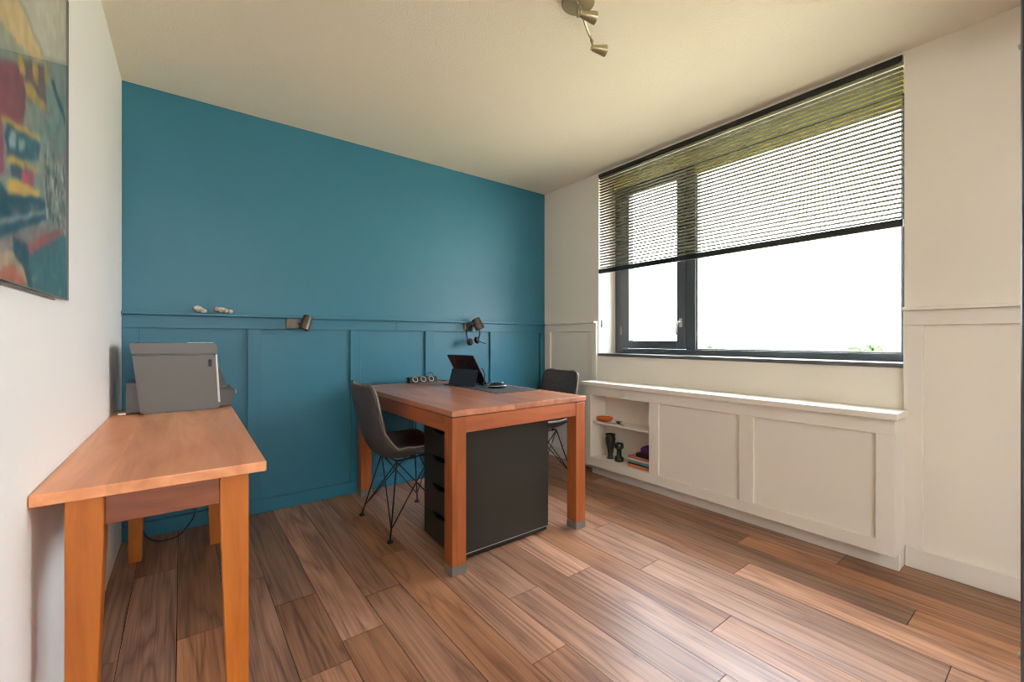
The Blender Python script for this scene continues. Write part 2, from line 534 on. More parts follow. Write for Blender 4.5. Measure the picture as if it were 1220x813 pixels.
bm = bm_new(); add_lathe(bm, [(.22, 0), (.22, -.03), (.20, -.05)], (0, 0, 0), (0, 0, 1), 40)
obj('lamp_base', bm, M['silver'], hl, autosmooth=40)
ld = bpy.data.lights.new('hall_fill_light', 'AREA'); ld.shape = 'DISK'; ld.size = .38; ld.energy = 20; ld.color = (1, .93, .84)  # fill light added behind the camera
lo = bpy.data.objects.new('hall_fill_light', ld); C.objects.link(lo); lo.parent = hl; lo.location = (0, 0, -.055)

# ------------------------------------------------------------------ window
win = bpy.data.objects.new('window_1', None); C.objects.link(win); win['kind'] = 'structure'
FX = 3.12
bm = bm_new()
zb, zt = 1.008, WZ1 - .0005
add_box(bm, FX, FX + .075, 2.466, WY1 - .0005, zb, zt, bevel=.003)            # left jamb
add_box(bm, FX, FX + .075, WY0 + .0005, .578, zb, zt, bevel=.003)               # right jamb
add_box(bm, FX + .0005, FX + .0745, .578, 2.466, zb, 1.050, bevel=.003)          # bottom
add_box(bm, FX + .0005, FX + .0745, .578, 2.466, 2.41, zt, bevel=.003)           # head
add_box(bm, FX + .0002, FX + .0748, 1.775, 1.850, 1.05, 2.41, bevel=.003)         # mullion
win_frame = obj('window_frame', bm, M['anthracite'], win)
bm = bm_new()                                                                    # glazing bead of the fixed light
for a in ((.578, .588, 1.05, 2.41), (1.763, 1.775, 1.05, 2.41)):
    add_box(bm, FX + .012, FX + .06, a[0], a[1], a[2], a[3], bevel=.002)
add_box(bm, FX + .012, FX + .06, .588, 1.763, 1.05, 1.060, bevel=.002)
add_box(bm, FX + .012, FX + .06, .588, 1.763, 2.398, 2.41, bevel=.002)
obj('glazing_bead', bm, M['bead'], win)
boxobj('head_bounce_strip', M['head_bounce_strip'], win, (3.085, FX - .0135, WY0 + .0008, WY1 - .0008, 2.462, WZ1 - .0008), (FX - .008, FX - .0002, .58, 1.774, 2.400, 2.4615), bevel=.002)  # added strips that carry the bounced yellow as their own colour
bm = bm_new()
SX = FX - .012
add_box(bm, SX, SX + .065, 2.385, 2.462, 1.052, 2.455, bevel=.004)
add_box(bm, SX, SX + .065, 1.853, 1.925, 1.052, 2.455, bevel=.004)
add_box(bm, SX, SX + .065, 1.925, 2.385, 1.052, 1.118, bevel=.004)
add_box(bm, SX, SX + .065, 1.925, 2.385, 2.40, 2.455, bevel=.004)
sash = obj('window_sash', bm, M['anthracite'], win)
boxobj('sash_glass', M['glass'], win, (SX + .030, SX + .036, 1.92, 2.39, 1.11, 2.405))
boxobj('fixed_glass', M['glass'], win, (FX + .030, FX + .036, .583, 1.77, 1.052, 2.404))
for z in (1.17, 1.73, 2.28):
    bm = bm_new()
    add_lathe(bm, [(.0065, 0), (.0065, .075)], (SX - .004, 2.464, z), (0, 0, 1), 14)
    obj('hinge', bm, M['hinge'], win, smooth=False)
bm = bm_new()
add_box(bm, SX - .008, SX + .001, 1.875, 1.900, 1.225, 1.295, bevel=.003)
add_tube(bm, [(SX - .006, 1.888, 1.268), (SX - .034, 1.888, 1.268), (SX - .040, 1.890, 1.262), (SX - .040, 1.898, 1.24), (SX - .040, 1.905, 1.165)], [.007, .007, .008, .007, .006], 10)
obj('window_handle', bm, M['silver'], win, autosmooth=50)
boxobj('window_sill', M['sill'], win, (2.884, FX + .01, WY0 + .0006, WY1 - .0006, WZ0 + .0005, 1.0085), bevel=.002)

# venetian blind
bl = thing('venetian_blind', 'black venetian blind half lowered over the wide window', 'blind', (2.902, 1.535, 2.56))
bx, by, bz = 2.902, 1.535, 2.56
L2 = (WY1 - WY0) / 2 - .006
boxobj('headrail', M['blind_black'], bl, (-.016, .020, -L2, L2, -.026, .0065), bevel=.002)
bm = bm_new()
npitch = 33
z0s, z1s = 2.528, 1.752
for i in range(npitch):
    z = z0s + (z1s - z0s) * i / (npitch - 1) - bz
    # curved slat, 25 mm deep
    prev = None
    for s in (0,):
        sec = [(-.0125, -.0008), (-.006, .0004), (0, .0008), (.006, .0004), (.0125, -.0008)]
        top = [[bm.verts.new((x + .0, y, z + h + .00025 - x * .20)) for x, h in sec] for y in (-L2, L2)]
        bot = [[bm.verts.new((x + .0, y, z + h - .00025 - x * .20)) for x, h in sec] for y in (-L2, L2)]
        for j in range(4):
            bm.faces.new((top[0][j], top[0][j + 1], top[1][j + 1], top[1][j]))
            bm.faces.new((bot[0][j], bot[1][j], bot[1][j + 1], bot[0][j + 1]))
        for j in (0, 4):
            bm.faces.new((top[0][j], top[1][j], bot[1][j], bot[0][j]))
        for e in (0, 1):
            bm.faces.new(top[e] + list(reversed(bot[e])))
obj('slats', bm, M['slat'], bl, autosmooth=30)
boxobj('bottom_rail', M['blind_black'], bl, (-.014, .014, -L2, L2, 1.702 - bz, 1.740 - bz), bevel=.003)
for y in (2.40, 1.542, 1.09, .654):
    bm = bm_new()
    for x in (-.0135, .0135):
        add_tube(bm, [(x, y - by, -.02), (x, y - by, 1.742 - bz)], .0007, 5)
    obj('ladder_cord', bm, M['cord'], bl)
bm = bm_new()
add_tube(bm, [(-.021, 2.492 - by, -.01), (-.022, 2.492 - by, 1.30 - bz)], .0012, 6)
add_tube(bm, [(-.022, 2.492 - by, 1.23 - bz), (-.021, 2.50 - by, 1.12 - bz), (-.018, 2.51 - by, 1.03 - bz)], .0007, 6)
pc = obj('pull_cord', bm, M['blind_black'], bl)
bm = bm_new(); add_lathe(bm, [(.003, .0), (.006, .01), (.0055, .06), (.003, .072)], (-.022, 2.492 - by, 1.23 - bz), (0, 0, 1), 12)
obj('cord_tassel', bm, M['blind_black'], pc, smooth=True)

# ------------------------------------------------------------------ low white cabinet under the window
cab = thing('low_cabinet', 'long low white panelled cabinet with an open shelf niche under the window', 'cabinet', (2.79, 1.52, 0))
cx, cy = 2.79, 1.52


def cb(name, *boxes, bevel=.0015, seg=1, mat='panel_white'):
    bs = [(b[0] - cx, b[1] - cx, b[2] - cy, b[3] - cy, b[4], b[5]) for b in boxes]
    return boxobj(name, M[mat], cab, *bs, bevel=bevel, seg=seg)


XW = XR - .0008
cb('face_frame', (2.69, 2.708, .526, 2.505, .09, .158), (2.69, 2.708, .526, 2.505, .6715, .745),
   (2.6901, 2.708, .526, .599, .158, .6715), (2.6901, 2.708, 1.168, 1.25, .158, .6715), (2.6901, 2.708, 1.81, 1.886, .158, .6715), (2.6901, 2.708, 2.449, 2.505, .158, .6715))
cb('cabinet_panel', (2.7062, 2.7085,   .5985, 1.1685, .1575, .672))
cb('cabinet_panel', (2.7062, 2.7085, 1.2495, 1.8105, .1575, .672))
cb('side_panel', (2.7085, XW, .526, .544, .09, .745))
cb('side_panel', (2.7085, XW, 2.487, 2.505, .09, .745))
cb('niche_lining', (2.7085, XW, 1.868, 1.886, .14, .69), (2.7085, XW, 2.449, 2.467, .14, .69), (2.7085, XW, 1.886, 2.449, .14, .158), (2.7085, XW, 1.886, 2.449, .6715, .69), (2.875, XW, 1.886, 2.449, .158, .6715))
cb('shelf', (2.712, 2.875, 1.8862, 2.4488, .440, .452))
cb('cabinet_top', (2.664, XW, .512, 2.530, .7455, .780), bevel=.004, seg=2)
cb('cabinet_base', (2.770, XW, .526, 2.503, .0005, .0895))

# ---- things in the niche
bm = bm_new()
add_lathe(bm, [(.001, .001), (.028, 0), (.031, .004), (.023, .012), (.020, .03), (.027, .08), (.040, .135), (.042, .165), (.036, .182), (.043, .196), (.042, .20), (.034, .198), (.030, .18)], (0, 0, 0), (0, 0, 1), 32, cap=False)
o = obj('vase', bm, M['pewter'], None, smooth=True); o.location = (2.785, 2.318, .158)
tag(o, 'tall dark pewter vase flaring at the top, on the lower niche shelf', 'vase')
bm = bm_new()
add_lathe(bm, [(.001, 0), (.034, 0), (.037, .006), (.036, .028), (.028, .036), (.018, .042), (.022, .052), (.017, .060), (.022, .070), (.017, .079), (.021, .088), (.020, .095), (.033, .104), (.037, .112), (.036, .138), (.032, .143), (.024, .140), (.022, .12)], (0, 0, 0), (0, 0, 1), 32, cap=False)
o = obj('candle_holder', bm, M['pewter'], None, smooth=True); o.location = (2.775, 2.222, .158)
tag(o, 'short dark pewter candle holder with ringed waist beside the vase', 'candle holder')


def blob(bm, c, r, n=2, seed=0, amp=.2):
    rr = bmesh.ops.create_icosphere(bm, subdivisions=n, radius=1)
    rd = random.Random(seed)
    ph = [rd.uniform(0, 6) for _ in range(4)]
    for v in rr['verts']:
        p = v.co
        k = 1 + amp * (math.sin(5 * p.x + ph[0]) * math.sin(4 * p.y + ph[1]) + .5 * math.sin(9 * p.z + ph[2]))
        v.co = Vector((p.x * r[0] * k + c[0], p.y * r[1] * k + c[1], p.z * r[2] * k + c[2]))


# orange bowl
bm = bm_new()
add_lathe(bm, [(.001, .0), (.020, 0), (.045, .010), (.058, .026), (.056, .030), (.042, .016), (.001, .008)], (0, 0, 0), (0, 0, 1), 36, cap=False)
for v in bm.verts:
    v.co.y *= 1.25; v.co.x *= 1.0; v.co.z *= 1.15
o = obj('dish', bm, M['orange'], None, smooth=True); o.location = (2.785, 2.375, .4525)
tag(o, 'shallow orange dish on the upper niche shelf', 'dish')
for i, (x, y, s) in enumerate(((2.765, 2.262, 1.1), (2.775, 2.222, 1.5), (2.770, 2.182, 1.25))):
    bm = bm_new()
    blob(bm, (0, 0, .009 * s), (.013 * s, .016 * s, .0085 * s), 2, i + 3, .25)
    add_tube(bm, [(0, .012 * s, .006 * s), (0, .02 * s, .012 * s), (.003, .026 * s, .004)], [.004 * s, .003 * s, .001], 7)
    o = obj('metal_trinket', bm, M['pewter' if i % 2 else 'shelltone'], None, smooth=True); o.location = (x, y, .4525)
    tag(o, ['small pale trinket on the niche shelf, nearest the orange dish', 'larger dark trinket in the middle of the three on the niche shelf',
            'small pale trinket on the niche shelf, farthest from the orange dish'][i], 'trinket', 'trinkets on the upper niche shelf')


# books lying in a stack
def book(loc, sx, sy, h, cover, label, rot=0.0):
    t = thing('book', label, 'book', loc, rot, 'books stacked in the niche')
    bm = bm_new()
    e = .0018
    add_box(bm, -sx / 2, sx / 2, -sy / 2, sy / 2, 0, e, bevel=.0004, seg=1)
    add_box(bm, -sx / 2, sx / 2, -sy / 2, sy / 2, h - e, h, bevel=.0004, seg=1)
    add_box(bm, -sx / 2, -sx / 2 + e, -sy / 2, sy / 2, e, h - e)
    obj('cover', bm, M[cover], t)
    boxobj('pages', M['cream'], t, (-sx / 2 + e + .0002, sx / 2 - .003, -sy / 2 + .003, sy / 2 - .003, e + .0001, h - e - .0001))


zz = .1583
stack = [('salmon', .022, 'salmon book lying at the bottom of the niche stack', .135, .205, 0),
         ('black', .009, 'thin black book lying directly on the salmon book', .13, .19, .03),
         ('aqua', .020, 'aqua book in the middle of the niche stack', .13, .185, -.02),
         ('cream', .014, 'cream book lying between the aqua and rose books', .132, .195, .02),
         ('rose', .014, 'rose book lying on top of the cream book', .135, .20, -.03)]
for m, h, lab, sx, sy, rz in stack:
    book((2.790, 1.998, zz), sx, sy, h, m, lab, rz)
    zz += h + .0004
bm = bm_new(); add_box(bm, -.055, .055, -.07, .07, 0, .030, bevel=.004)
bx_ = obj('case', bm, M['black'], None); bx_.location = (2.795, 1.968, zz); tag(bx_, 'flat black case lying on the stack of books in the niche', 'case')
zz += .0305
bm = bm_new()
add_prism(bm, [(-.055, 0), (.058, 0), (.060, .036), (.03, .056), (-.03, .052), (-.058, .034)], (1, 0, 0), .07, lambda a, b: (-.035, a, b))
o = obj('pouch', bm, M['purple'], None); o.location = (2.80, 1.955, zz); tag(o, 'purple cloth pouch on top of the black case in the niche', 'pouch')
bv = o.modifiers.new('b', 'BEVEL'); bv.width = .008; bv.segments = 3

# ------------------------------------------------------------------ side table (left)
st = thing('side_table', 'cherry wood side table with tapered legs against the left wall', 'table', (-.0201, 2.32, 0), -.0118)
sx0, sy0 = -.03, 2.32


def loc_box(px, py, b): return (b[0] - px, b[1] - px, b[2] - py, b[3] - py, b[4], b[5])


TX0, TX1, TY0, TY1, TZ = -.2835, .2035, 1.48, 2.975, .765
boxobj('tabletop', M['table_top'], st, loc_box(sx0, sy0, (TX0, TX1, TY0, TY1, TZ - .030, TZ)), bevel=.003)


def taper_leg(x0, x1, y0, y1, ix, iy, ztop, zt):
    """square leg; the inner faces (towards +ix,+iy) taper below zt"""
    bm = bm_new()
    tw = .020
    def sec(z, k):
        a0 = x0 + (tw * k if ix < 0 else 0); a1 = x1 - (tw * k if ix > 0 else 0)
        b0 = y0 + (tw * k if iy < 0 else 0); b1 = y1 - (tw * k if iy > 0 else 0)
        return [bm.verts.new((x - sx0, y - sy0, z)) for x, y in ((a0, b0), (a1, b0), (a1, b1), (a0, b1))]
    zs = [(0.0005, 1.0), (zt * .5, .5), (zt, 0.0), (ztop, 0.0)]
    R = [sec(z, k) for z, k in zs]
    for i in range(len(R) - 1):
        for j in range(4):
            bm.faces.new((R[i][j], R[i][(j + 1) % 4], R[i + 1][(j + 1) % 4], R[i + 1][j]))
    bm.faces.new(list(reversed(R[0]))); bm.faces.new(R[-1])
    es = [e for e in bm.edges]
    bmesh.ops.bevel(bm, geom=es, offset=.002, segments=1, affect='EDGES')
    return obj('leg', bm, M['cherry_z'], st)


LZ = TZ - .0305
taper_leg(-.228, -.157, 1.505, 1.577, +1, +1, LZ, .62)
taper_leg(.089, .160, 1.505, 1.577, -1, +1, LZ, .62)
taper_leg(-.228, -.157, 2.870, 2.942, +1, -1, LZ, .62)
taper_leg(.089, .160, 2.870, 2.942, -1, -1, LZ, .62)
za = LZ - .082
boxobj('apron', M['apron_dark'], st, loc_box(sx0, sy0, (-.1565, .0885, 1.517, 1.539, za, LZ)), bevel=.0015, seg=1)
boxobj('apron', M['apron_dark'], st, loc_box(sx0, sy0, (-.1565, .0885, 2.908, 2.930, za, LZ)), bevel=.0015, seg=1)
boxobj('apron', M['cherry_y'], st, loc_box(sx0, sy0, (-.216, -.194, 1.5775, 2.8695, za, LZ)), bevel=.0015, seg=1)
boxobj('apron', M['cherry_y'], st, loc_box(sx0, sy0, (.126, .148, 1.5775, 2.8695, za, LZ)), bevel=.0015, seg=1)

# ------------------------------------------------------------------ printer
pr = thing('printer', 'grey multifunction printer standing at the far end of the side table', 'printer', (-.006, 2.74, TZ + .0005))
PW = .31     # width along y
bm = bm_new()
prof = [(-.150, .0), (.165, .0), (.172, .03), (.157, .289), (-.181, .289), (-.152, .03)]
add_prism(bm, prof, (0, 1, 0), PW, lambda a, b: (a, 0, b))
bmesh.ops.bevel(bm, geom=[e for e in bm.edges if e.calc_length() > .2], offset=.006, segments=3, affect='EDGES')
obj('body', bm, M['printer'], pr)
bm = bm_new()
add_prism(bm, [(-.1815, .2905), (.157, .2905), (.154, .336), (.144, .344), (-.186, .348), (-.192, .341)], (0, 1, 0), PW, lambda a, b: (a, 0, b))
bmesh.ops.bevel(bm, geom=[e for e in bm.edges if e.calc_length() > .2], offset=.004, segments=2, affect='EDGES')
obj('scanner_lid', bm, M['printer'], pr)
boxobj('paper_sheet', M['paper'], pr, (.03, .142, .03, .26, .3455, .3475))
bm = bm_new()
add_prism(bm, [(-.205, .010), (-.152, .010), (-.165, .150), (-.203, .155)], (0, 1, 0), PW - .06, lambda a, b: (a, .03, b))
obj('rear_cover', bm, M['printer_dark'], pr)
bm = bm_new()
add_prism(bm, [(.160, .012), (.215, .012), (.240, .085), (.232, .098), (.160, .102)], (0, 1, 0), PW - .05, lambda a, b: (a, .025, b))
obj('output_tray', bm, M['printer_dark'], pr)
bm = bm_new()
add_box(bm, .236, .243, .03, PW - .03, .074, .094, bevel=.002)
obj('tray_edge', bm, M['silver'], pr)
bm = bm_new()
add_prism(bm, [(.158, .104), (.205, .104), (.163, .225)], (0, 1, 0), PW - .07, lambda a, b: (a, .035, b))
obj('control_panel', bm, M['printer_dark'], pr)
boxobj('side_recess', M['black'], pr, (.118, .132, -.0035, .002, .225, .26), bevel=.001)
bm = bm_new()
add_prism(bm, [(.160, .035), (.1695, .035), (.1555, .285), (.148, .285)], (0, 1, 0), .010, lambda a, b: (a, -.0018, b))
obj('front_edge_strip', bm, M['silver'], pr)
boxobj('power_plug', M['paper'], pr, (-.232, -.205, .02, .035, .004, .012), bevel=.001)
# printer cable hanging behind the table
bm = bm_new()
cpts = [(-.205, 3.125, .70), (-.20, 3.15, .45), (-.19, 3.17, .20), (-.165, 3.14, .06), (-.11, 3.10, .012), (-.02, 3.10, .012), (.03, 3.13, .05), (.065, 3.17, .11), (.07, 3.19, .30), (.05, 3.19, .60)]


def smooth_path(p, n=8):
    p = [Vector(a) for a in p]; out = []
    for i in range(len(p) - 1):
        a, b, c, d = p[max(i - 1, 0)], p[i], p[i + 1], p[min(i + 2, len(p) - 1)]
        for k in range(n):
            t = k / n
            out.append(.5 * ((2 * b) + (c - a) * t + (2 * a - 5 * b + 4 * c - d) * t * t + (3 * b - a - 3 * c + d) * t ** 3))
    out.append(p[-1])
    return out


add_tube(bm, smooth_path(cpts), .0032, 8)
o = obj('power_cable', bm, M['black'], None, smooth=True); tag(o, 'black cable looping down to the floor behind the side table', 'cable')

# ------------------------------------------------------------------ desk
DX0, DX1, DY0, DY1, DZ = 1.02, 1.932, 1.80, 3.185, .79
dx, dy = 1.476, 2.49
dk = thing('desk', 'large wooden desk with orange legs, metal feet and a browner top', 'desk', (dx, dy, 0))
boxobj('tabletop', M['desk_top'], dk, loc_box(dx, dy, (DX0 - .003, DX1 + .004, DY0 - .004, DY1 + .003, DZ - .029, DZ)), bevel=.0025)
boxobj('top_batten', M['desk_orange_x'], dk, loc_box(dx, dy, (DX0 + .012, DX1 - .012, DY0 + .012, DY1 - .012, DZ - .034, DZ - .0295)))
for x in (DX0, DX1 - .078):
    for y in (DY0, DY1 - .078):
        lg = boxobj('leg', M['desk_orange_z'], dk, loc_box(dx, dy, (x, x + .078, y, y + .078, .0435, DZ - .0345)), bevel=.003)
        boxobj('metal_foot', M['foot_metal'], lg, loc_box(dx, dy, (x - .0008, x + .0788, y - .0008, y + .0788, .0004, .043)), bevel=.002)
for y in (DY0 + .004, DY1 - .026):
    boxobj('apron', M['desk_orange_x'], dk, loc_box(dx, dy, (DX0 + .0785, DX1 - .0785, y, y + .022, .677, DZ - .0345)), bevel=.002)
for x in (DX0 + .004, DX1 - .026):
    boxobj('apron', M['desk_orange_y'], dk, loc_box(dx, dy, (x, x + .022, DY0 + .0785, DY1 - .0785, .677, DZ - .0345)), bevel=.002)

# ------------------------------------------------------------------ drawer unit under the desk
du = thing('drawer_unit', 'black drawer unit with cut-out grips standing under the desk', 'drawer unit', (1.41, 2.078, 0))
ux, uy = 1.41, 2.078
UX0, UX1, UY0, UY1 = 1.118, 1.715, 1.893, 2.264


def ub(name, *boxes, mat='black_cab', bevel=.001):
    return boxobj(name, M[mat], du, *[loc_box(ux, uy, b) for b in boxes], bevel=bevel, seg=1)


ub('side_panel', (UX0, UX1, UY0, UY0 + .016, .035, .655))
ub('side_panel', (UX0, UX1, UY1 - .016, UY1, .035, .655))
ub('back_panel', (UX1 - .014, UX1, UY0 + .0162, UY1 - .0162, .035, .655))
ub('top_panel', (UX0 - .012, UX1 + .002, UY0 - .001, UY1 + .001, .6555, .670))
ub('bottom_panel', (UX0, UX1 - .0142, UY0 + .0162, UY1 - .0162, .035, .05))
ub('base', (UX0 + .008, UX1 - .008, UY0 + .006, UY1 - .006, .012, .0348), mat='black')
ub('edge_strip', (UX0 + .001, UX1 - .001, UY0 - .0016, UY0 - .0002, .0335, .0375), mat='black_edge', bevel=0)
for sx_ in (UX0 + .05, UX1 - .05):
    for sy_ in (UY0 + .04, UY1 - .04):
        bm = bm_new(); add_lathe(bm, [(.012, 0.0004), (.016, .004), (.016, .0118)], (sx_ - ux, sy_ - uy, 0), (0, 0, 1), 14)
        obj('foot', bm, M['black'], du)
hz = [(.498, .650), (.343, .495), (.188, .340), (.040, .185)]
for i, (z0, z1) in enumerate(hz):
    bm = bm_new()
    n0, n1 = UY0 + .10, UY1 - .10
    poly = [(UY0 + .001, z0), (UY1 - .001, z0), (UY1 - .001, z1), (n1 + .015, z1)]
    for k in range(9):
        t = k / 8
        poly.append((n1 - (n1 - n0) * t, z1 - .030 * math.sin(PI * t) ** .55 if 0 < t < 1 else z1))
    poly += [(n0 - .015, z1), (UY0 + .001, z1)]
    add_prism(bm, poly, (1, 0, 0), .016, lambda a, b: (UX0 - .0165 - ux, a - uy, b))
    fr_ = obj('drawer', bm, M['black_cab'], du)
    ins = [loc_box(ux, uy, b) for b in ((UX0 + .0005, UX1 - .06, UY0 + .025, UY0 + .036, z0 + .02, z1 - .045), (UX0 + .0005, UX1 - .06, UY1 - .036, UY1 - .025, z0 + .02, z1 - .045), (UX0 + .0005, UX1 - .06, UY0 + .0362, UY1 - .0362, z0 + .02, z0 + .03))]
    boxobj('drawer_box', M['black'], fr_, *ins)

# ------------------------------------------------------------------ shell chairs
P_PROF = [(.235, .425), (.215, .447), (.15, .452), (.04, .436), (-.05, .424), (-.120, .428), (-.175, .452), (-.212, .505), (-.235, .575), (-.252, .65), (-.270, .73), (-.288, .81), (-.302, .868)]


def prof_at(v):
    t = v * (len(P_PROF) - 1); i = min(int(t), len(P_PROF) - 2); f = t - i
    g = lambda k: Vector(P_PROF[max(0, min(len(P_PROF) - 1, k))])
    a, b, c, d = g(i - 1), g(i), g(i + 1), g(i + 2)
    return .5 * ((2 * b) + (c - a) * f + (2 * a - 5 * b + 4 * c - d) * f * f + (3 * b - a - 3 * c + d) * f ** 3)


def halfw(v):
    keys = [(0, .205), (.15, .225), (.35, .235), (.5, .230), (.65, .220), (.85, .212), (1, .205)]
    for (a, x), (b, y) in zip(keys, keys[1:]):
        if v <= b:
            t = (v - a) / (b - a); w = x + (y - x) * t; break
    else:
        w = keys[-1][1]
    for d, r in ((v, .13), (1 - v, .09)):
        if d < r:
            q = 1 - d / r
            w -= .075 * (1 - math.sqrt(max(0, 1 - q * q)))
    return w


def shell_pt(u, v):
    p = prof_at(v)
    t = (prof_at(min(1, v + .01)) - prof_at(max(0, v - .01))).normalized()
    nrm = Vector((t.y, -t.x))            # towards the sitter (front / up)
    if nrm.x * .6 + nrm.y * .8 < 0: nrm = -nrm
    seat = max(0, 1 - abs(v - .38) / .30)
    lift = (.030 + .060 * seat ** .7) * abs(u) ** 2.6
    if v < .12: lift *= v / .12
    q = p + nrm * lift
    return Vector((q.x, u * halfw(v), q.y))


def make_chair(label, loc, rz):
    t = thing('shell_chair', label, 'chair', loc, rz, 'shell chairs at the desk')
    bm = bm_new()
    nu, nv = 22, 44
    g = [[bm.verts.new(shell_pt(-1 + 2 * i / nu, j / nv)) for i in range(nu + 1)] for j in range(nv + 1)]
    for j in range(nv):
        for i in range(nu):
            bm.faces.new((g[j][i], g[j][i + 1], g[j + 1][i + 1], g[j + 1][i]))
    s = obj('seat_shell', bm, M['leather'], t, smooth=True)
    md = s.modifiers.new('thick', 'SOLIDIFY'); md.thickness = .020; md.offset = 0
    bm = bm_new()
    per = [(-1 + 2 * i / 30, 0) for i in range(30)] + [(1, j / 60) for j in range(60)] + [(1 - 2 * i / 30, 1) for i in range(30)] + [(-1, 1 - j / 60) for j in range(60)]
    add_tube(bm, [shell_pt(*p) for p in per], .0045, 6, closed=True)
    for vv in bm.verts: pass
    o = obj('piping', bm, M['piping'], s, smooth=True)
    # each foot carries three rods: to its own mount and to both neighbours
    feet = {(a, b): Vector((a * .19, b * .235, .012)) for a in (-1, 1) for b in (-1, 1)}
    mnt = {(-1, -1): Vector((-.105, -.12, .408)), (-1, 1): Vector((-.105, .12, .408)), (1, -1): Vector((.12, -.12, .422)), (1, 1): Vector((.12, .12, .422))}
    for (a, b), f in feet.items():
        bm = bm_new()
        add_tube(bm, [mnt[(a, b)], f + Vector((0, 0, .002))], .0048, 8)
        k = f.lerp(mnt[(a, b)], .13)
        add_tube(bm, [mnt[(-a, b)], k], .0036, 8)
        add_tube(bm, [mnt[(a, -b)], k], .0036, 8)
        lg = obj('leg', bm, M['wire'], t, smooth=True)
        bm = bm_new(); add_lathe(bm, [(.019, -.0116), (.020, -.008), (.014, -.001), (.007, .004)], f, (0, 0, 1), 20)
        obj('foot_pad', bm, M['black'], lg, autosmooth=40)
    bm = bm_new()
    lp = [mnt[(-1, -1)], mnt[(1, -1)], mnt[(1, 1)], mnt[(-1, 1)]]
    pts = []
    for i in range(4):
        for k in range(6): pts.append(lp[i].lerp(lp[(i + 1) % 4], k / 6))
    add_tube(bm, [p + Vector((0, 0, .004)) for p in pts], .0048, 8, closed=True)
    obj('seat_ring', bm, M['wire'], t, smooth=True)
    for c in mnt.values():
        pass
    return t


make_chair('dark grey shell chair on wire legs pushed under the near left side of the desk', (1.113, 2.555, 0), 0.0)
make_chair('dark grey shell chair at the far side of the desk, near the window wall', (2.262, 2.635, 0), PI)

# ------------------------------------------------------------------ things on the desk
DT = DZ + .0004
o = boxobj('desk_mat', M['mat'], None, (-.165, .165, -.36, .36, 0, .003), bevel=.001)
o.location = (1.735, 2.55, DT); tag(o, 'thin dark grey mat lying on the desk under the mouse', 'desk mat')
MT = DT + .0034

tb = thing('tablet', 'tablet standing in a folded navy cover on the desk mat', 'tablet', (1.655, 2.715, MT), math.radians(12))
WT = .138


def slab(name, mat, parent, a, b, th, w=WT, y0=0, bevel=.002):
    """plate from point a to point b in local xz, thickness th"""
    a = Vector((a[0], 0, a[1])); b = Vector((b[0], 0, b[1])); d = b - a
    ang = math.atan2(d.x, d.z)
    bm = bm_new()
    R = Matrix.Rotation(ang, 3, 'Y')
    add_box(bm, -th / 2, th / 2, -w, w, -d.length / 2, d.length / 2, bevel=bevel, rot=R)
    for v in bm.verts: v.co += (a + b) / 2 + Vector((0, y0, 0))
    return obj(name, bm, mat, parent)


slab('tablet_body', M['tab_back'], tb, (.075, .012), (-.062, .222), .009)
slab('screen', M['screen'], tb, (.0797, .018), (-.0525, .220), .0012, w=WT - .008, bevel=.0003)
slab('camera_patch', M['black'], tb, (-.020, .135), (-.0482, .1785), .0116, w=.055, bevel=.001)
slab('cover_flap', M['navy'], tb, (-.050, .003), (-.012, .118), .004)
slab('keyboard_cover', M['black'], tb, (.082, .004), (.20, .004), .007, w=WT - .006)
bm = bm_new()
add_tube(bm, smooth_path([(.03, -.128, .13), (.035, -.150, .10), (.03, -.158, .05), (.02, -.150, .012), (.05, -.145, .006)]), .004, 8)
obj('tablet_cable', bm, M['black'], tb, smooth=True)

ms = thing('mouse', 'black and silver computer mouse on the desk mat', 'mouse', (1.735, 2.435, MT), math.radians(-30))
bm = bm_new()
r = bmesh.ops.create_uvsphere(bm, u_segments=28, v_segments=14, radius=1)
for v in bm.verts:
    p = v.co; z = max(p.z, 0)
    v.co = Vector((p.x * .062, p.y * (.036 - .004 * p.x), .004 + z * .036 * (1 - .18 * p.x)))
obj('mouse_body', bm, M['black'], ms, smooth=True)
bm = bm_new()
pts = [(.0625 * math.cos(a) * 1.0, (.036 - .004 * math.cos(a)) * math.sin(a) * 1.02, .006 + .010 * (1 + .3 * math.cos(a))) for a in [2 * PI * i / 32 for i in range(32)]]
add_tube(bm, pts, .0035, 8, closed=True)
obj('silver_trim', bm, M['mouse_silver'], ms, smooth=True)
bm = bm_new(); add_lathe(bm, [(.006, -.003), (.007, -.0015), (.007, .0015), (.006, .003)], (.036, 0, .036), (0, 1, 0), 16)
obj('scroll_wheel', bm, M['silver'], ms, smooth=True)

ps = thing('power_strip', 'black three-socket power strip at the back edge of the desk', 'power strip', (1.505, 3.125, DT))
bm = bm_new()
add_prism(bm, [(-.030, 0), (.030, 0), (.030, .046), (-.006, .046), (-.026, .012)], (1, 0, 0), .235, lambda a, b: (-.1175, a, b))
obj('strip_body', bm, M['black'], ps)
fn = Vector((0, -.034, .020)).normalized() * -1
fn = Vector((0, -.862, .507))
for i, x in enumerate((-.068, 0, .068)):
    bm = bm_new()
    add_lathe(bm, [(.023, -.001), (.023, .0015), (.018, .0016), (.017, -.0005)], (x, -.016, .029), fn, 24)
    so = obj('socket', bm, M['silver'], ps, autosmooth=40)
    bm = bm_new(); add_lathe(bm, [(.0165, .0003), (.0165, .0012)], (x, -.016, .029), fn, 24)
    obj('socket_hole', bm, M['black'], so)
bm = bm_new()
add_tube(bm, smooth_path([(.117, .0, .02), (.16, .01, .008), (.20, -.01, .005), (.235, .02, .005)]), .0045, 8)
